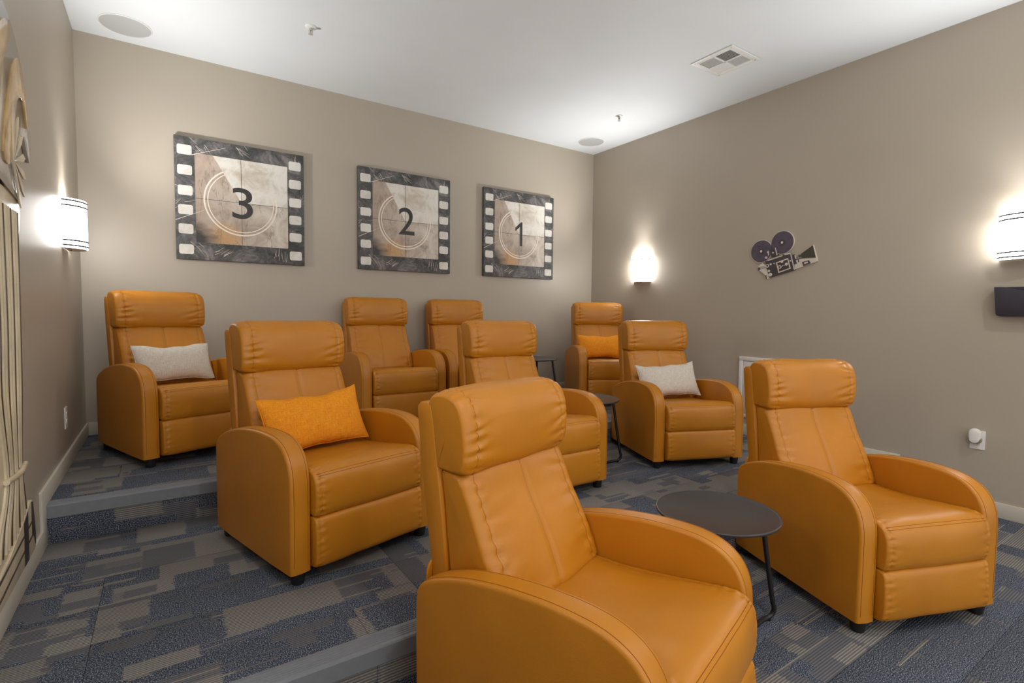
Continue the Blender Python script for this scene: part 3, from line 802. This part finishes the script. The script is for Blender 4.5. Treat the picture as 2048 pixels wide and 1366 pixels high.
mb.box(-.057, -.005, -4.006, -3.69, 1.245, 1.250); mb.build('side_walls', M['navybox'], wp, None)

# ---------------------------------------------------------------- ceiling speakers, sprinklers, vent
def speaker(x, y, r, label):
    t = thing('ceiling_speaker', label, 'speaker', (x, y, H), group='round ceiling speakers')
    MB().lathe([(r-.006, 0), (r, 0), (r+.001, -.003), (r-.002, -.006), (r-.006, -.006), (r-.006, 0)], 56, None, False).build('rim', M['vent'], t, 50)
    MB().lathe([(0, -.006), (r*.6, -.0058), (r-.006, -.0045), (r-.006, -.001), (0, -.001)], 56).build('grille', M['grille'], t, 50)
speaker(.300, -.262, .147, 'round grey ceiling speaker near the left wall, above the 3 picture')
speaker(4.392, -.330, .140, 'round grey ceiling speaker in the far right corner')
def sprinkler(x, y, label):
    t = thing('fire_sprinkler', label, 'sprinkler', (x, y, H), group='ceiling fire sprinklers')
    MB().lathe([(0, 0), (.036, 0), (.037, -.003), (.034, -.007), (.016, -.010), (0, -.010)], 28).build('escutcheon', M['vent'], t, 50)
    MB().lathe([(.010, -.008), (.011, -.020), (.007, -.024)], 16).build('body', M['sprk'], t, 50)
    mb = MB()
    for s in (-1, 1): mb.tube([(s*.009, 0, -.018), (s*.012, 0, -.030), (s*.008, 0, -.042), (0, 0, -.047)], .0022, 6)
    mb.build('yoke', M['sprk'], t, 60)
    MB().tube([(0, 0, -.020), (0, 0, -.046)], .0022, 8).build('bulb', plain_bulb, t)
    MB().lathe([(0, -.046), (.014, -.046), (.015, -.048), (0, -.050)], 20).build('deflector', M['sprk'], t, 50)
M['sprk'] = plain('sprinkler_white_metal', lin(186, 184, 178), .4, .2)
plain_bulb = plain('sprinkler_bulb_red', lin(120, 70, 62), .2)
sprinkler(1.318, -.955, 'small white fire sprinkler on the ceiling above the back left recliner')
sprinkler(4.105, -1.030, 'small white fire sprinkler on the ceiling between the far speaker and the vent')

vt = thing('ceiling_vent', 'white square four-way air vent in the ceiling', 'vent', (3.962, -2.243, H))
a, b = .172, .128
mb = MB()
mb.box(-a, a, b, a, -.008, -.0005, .002); mb.box(-a, a, -a, -b, -.008, -.0005, .002); mb.box(-a, -b, -b, b, -.008, -.0005, .002); mb.box(b, a, -b, b, -.008, -.0005, .002)
mb.build('frame', M['vent'], vt, 30)
mb = MB(); mb.box(-.006, .006, -b, b, -.010, -.002, .001); mb.box(-b, b, -.006, .006, -.010, -.002, .001); mb.build('cross_bar', M['vent'], vt, 30)
MB().box(-b, b, -b, b, -.0016, -.0006).build('duct', M['ventdark'], vt, None)
for qx, qy, along, n, w, sl in ((-1, -1, 'x', 9, .0046, 1.0), (-1, 1, 'y', 10, .0044, .25), (1, -1, 'y', 10, .0046, .22), (1, 1, 'x', 10, .0060, -.8)):
    mb = MB()
    for k in range(n):
        c = .010+(k+.5)*(b-.012)/n; hh = .0034*sl; q = qy if along == 'x' else qx
        p = [(q*c-w, -.0056-hh), (q*c+w, -.0056+hh), (q*c+w, -.0048+hh), (q*c-w, -.0048-hh)]
        if along == 'x': mb.prism(p, 'x', qx*.006, qx*b)
        else: mb.prism(p, 'y', qy*.006, qy*b)
    mb.build('louver_panel', M['vent'], vt, None, kind='stuff')
for sx, sy in ((-1, 1), (-1, -1), (1, -1), (1, 1)): MB().lathe([(0, -.010), (.003, -.0095), (.004, -.008)], 10, Matrix.Translation((sx*.150, sy*.150, 0))).build('screw', M['chrome'], vt)

# ---------------------------------------------------------------- outlets, air freshener, wall panel
def outlet(label, loc, rotz, group='duplex wall outlets'):
    t = thing('wall_outlet', label, 'outlet', loc, rotz, group)   # local +y out of the wall
    MB().prism(rrect(-.037, .037, -.060, .060, .004), 'y', .0005, .006, .0015).build('cover_plate', M['white'], t, 40)
    for s in (-1, 1):
        r = MB().prism(rrect(-.0165, .0165, s*.0195-.0140, s*.0195+.0140, .008), 'y', .005, .0085, .001).build('receptacle', M['white'], t, 40)
        mb = MB(); mb.box(-.008, -.006, .008, .0089, s*.0195-.002, s*.0195+.006); mb.box(.006, .008, .008, .0089, s*.0195-.002, s*.0195+.006)
        mb.lathe([(0, 0), (.0024, 0), (.0024, .0009)], 10, Matrix.Translation((0, .008, s*.0195-.0075)) @ Matrix.Rotation(-PI/2, 4, 'X'))
        mb.build('slot', M['plastic'], r, None)
    MB().lathe([(.003, 0), (.0026, .0012), (0, .0016)], 10, Matrix.Translation((0, .006, 0)) @ Matrix.Rotation(-PI/2, 4, 'X')).build('screw', M['white'], t)
    return t
outlet('white outlet with empty sockets on the left wall beside the back-row recliner', (0, -.90, .635), -PI/2)
outlet('white outlet on the right wall with an air freshener plugged in', (W, -3.606, .463), PI/2)
af = thing('air_freshener', 'white plug-in air freshener in the outlet on the right wall', 'air freshener', (W, -3.600, .468), PI/2)
MB().prism(rrect(-.030, .030, -.012, .070, .029, 8), 'y', .022, .050, .006).build('housing', M['white'], af, 40)
MB().prism(rrect(-.025, .025, -.020, .062, .024, 8), 'y', .049, .054, .002).build('front_cap', M['white'], af, 40)
MB().prism(rrect(-.033, .033, -.026, .024, .024, 8), 'y', .016, .046, .005).build('gel_cartridge', M['gel'], af, 40)
MB().box(-.014, .014, .0092, .023, .002, .036, .002).build('plug', M['white'], af, 30)

pn = thing('access_panel', 'white framed access panel low on the right wall behind the front right recliner', 'panel', (W, 0, 0))
py0, py1, pz0, pz1 = -1.957, -2.36, .335, .873
mb = MB(); fw = .035
mb.box(-.014, -.0005, py1, py0, pz1-fw, pz1, .003); mb.box(-.014, -.0005, py1, py0, pz0, pz0+fw, .003); mb.box(-.014, -.0005, py0-fw, py0, pz0+fw, pz1-fw, .003); mb.box(-.014, -.0005, py1, py1+fw, pz0+fw, pz1-fw, .003)
mb.build('frame', M['white'], pn, 30)
MB().box(-.009, -.0005, py1+fw+.003, py0-fw-.003, pz0+fw+.003, pz1-fw-.003, .002).build('door', M['vent'], pn, 30)

# ---------------------------------------------------------------- fill lamps added in the ceiling, unseen behind the camera
for k, (x, y) in enumerate(((1.25, -5.0), (3.45, -5.0))):
    t = thing('added_fill_light', 'added fill lamp in the ceiling behind the camera, on the %s side' % ('left', 'right')[k], 'added fill light', (x, y, H), group='added ceiling fill lamps')
    MB().lathe([(.075, 0), (.095, 0), (.096, -.004), (.090, -.007), (.076, -.004), (.075, 0)], 40, None, False).build('fill_trim_ring', M['white'], t, 50)
    MB().lathe([(0, -.002), (.074, -.002), (.074, -.0005), (0, -.0005)], 40).build('lens', M['white'], t, 50)
    la = bpy.data.lights.new('added_fill_lamp', 'AREA'); la.shape = 'DISK'; la.size = .14; la.energy = FILL_W; la.color = (1, .95, .88)  # invented fill source, brightens the room from out of view
    lo = bpy.data.objects.new('lamp', la); COL.objects.link(lo); lo.parent = t; lo.location = (0, 0, -.010)
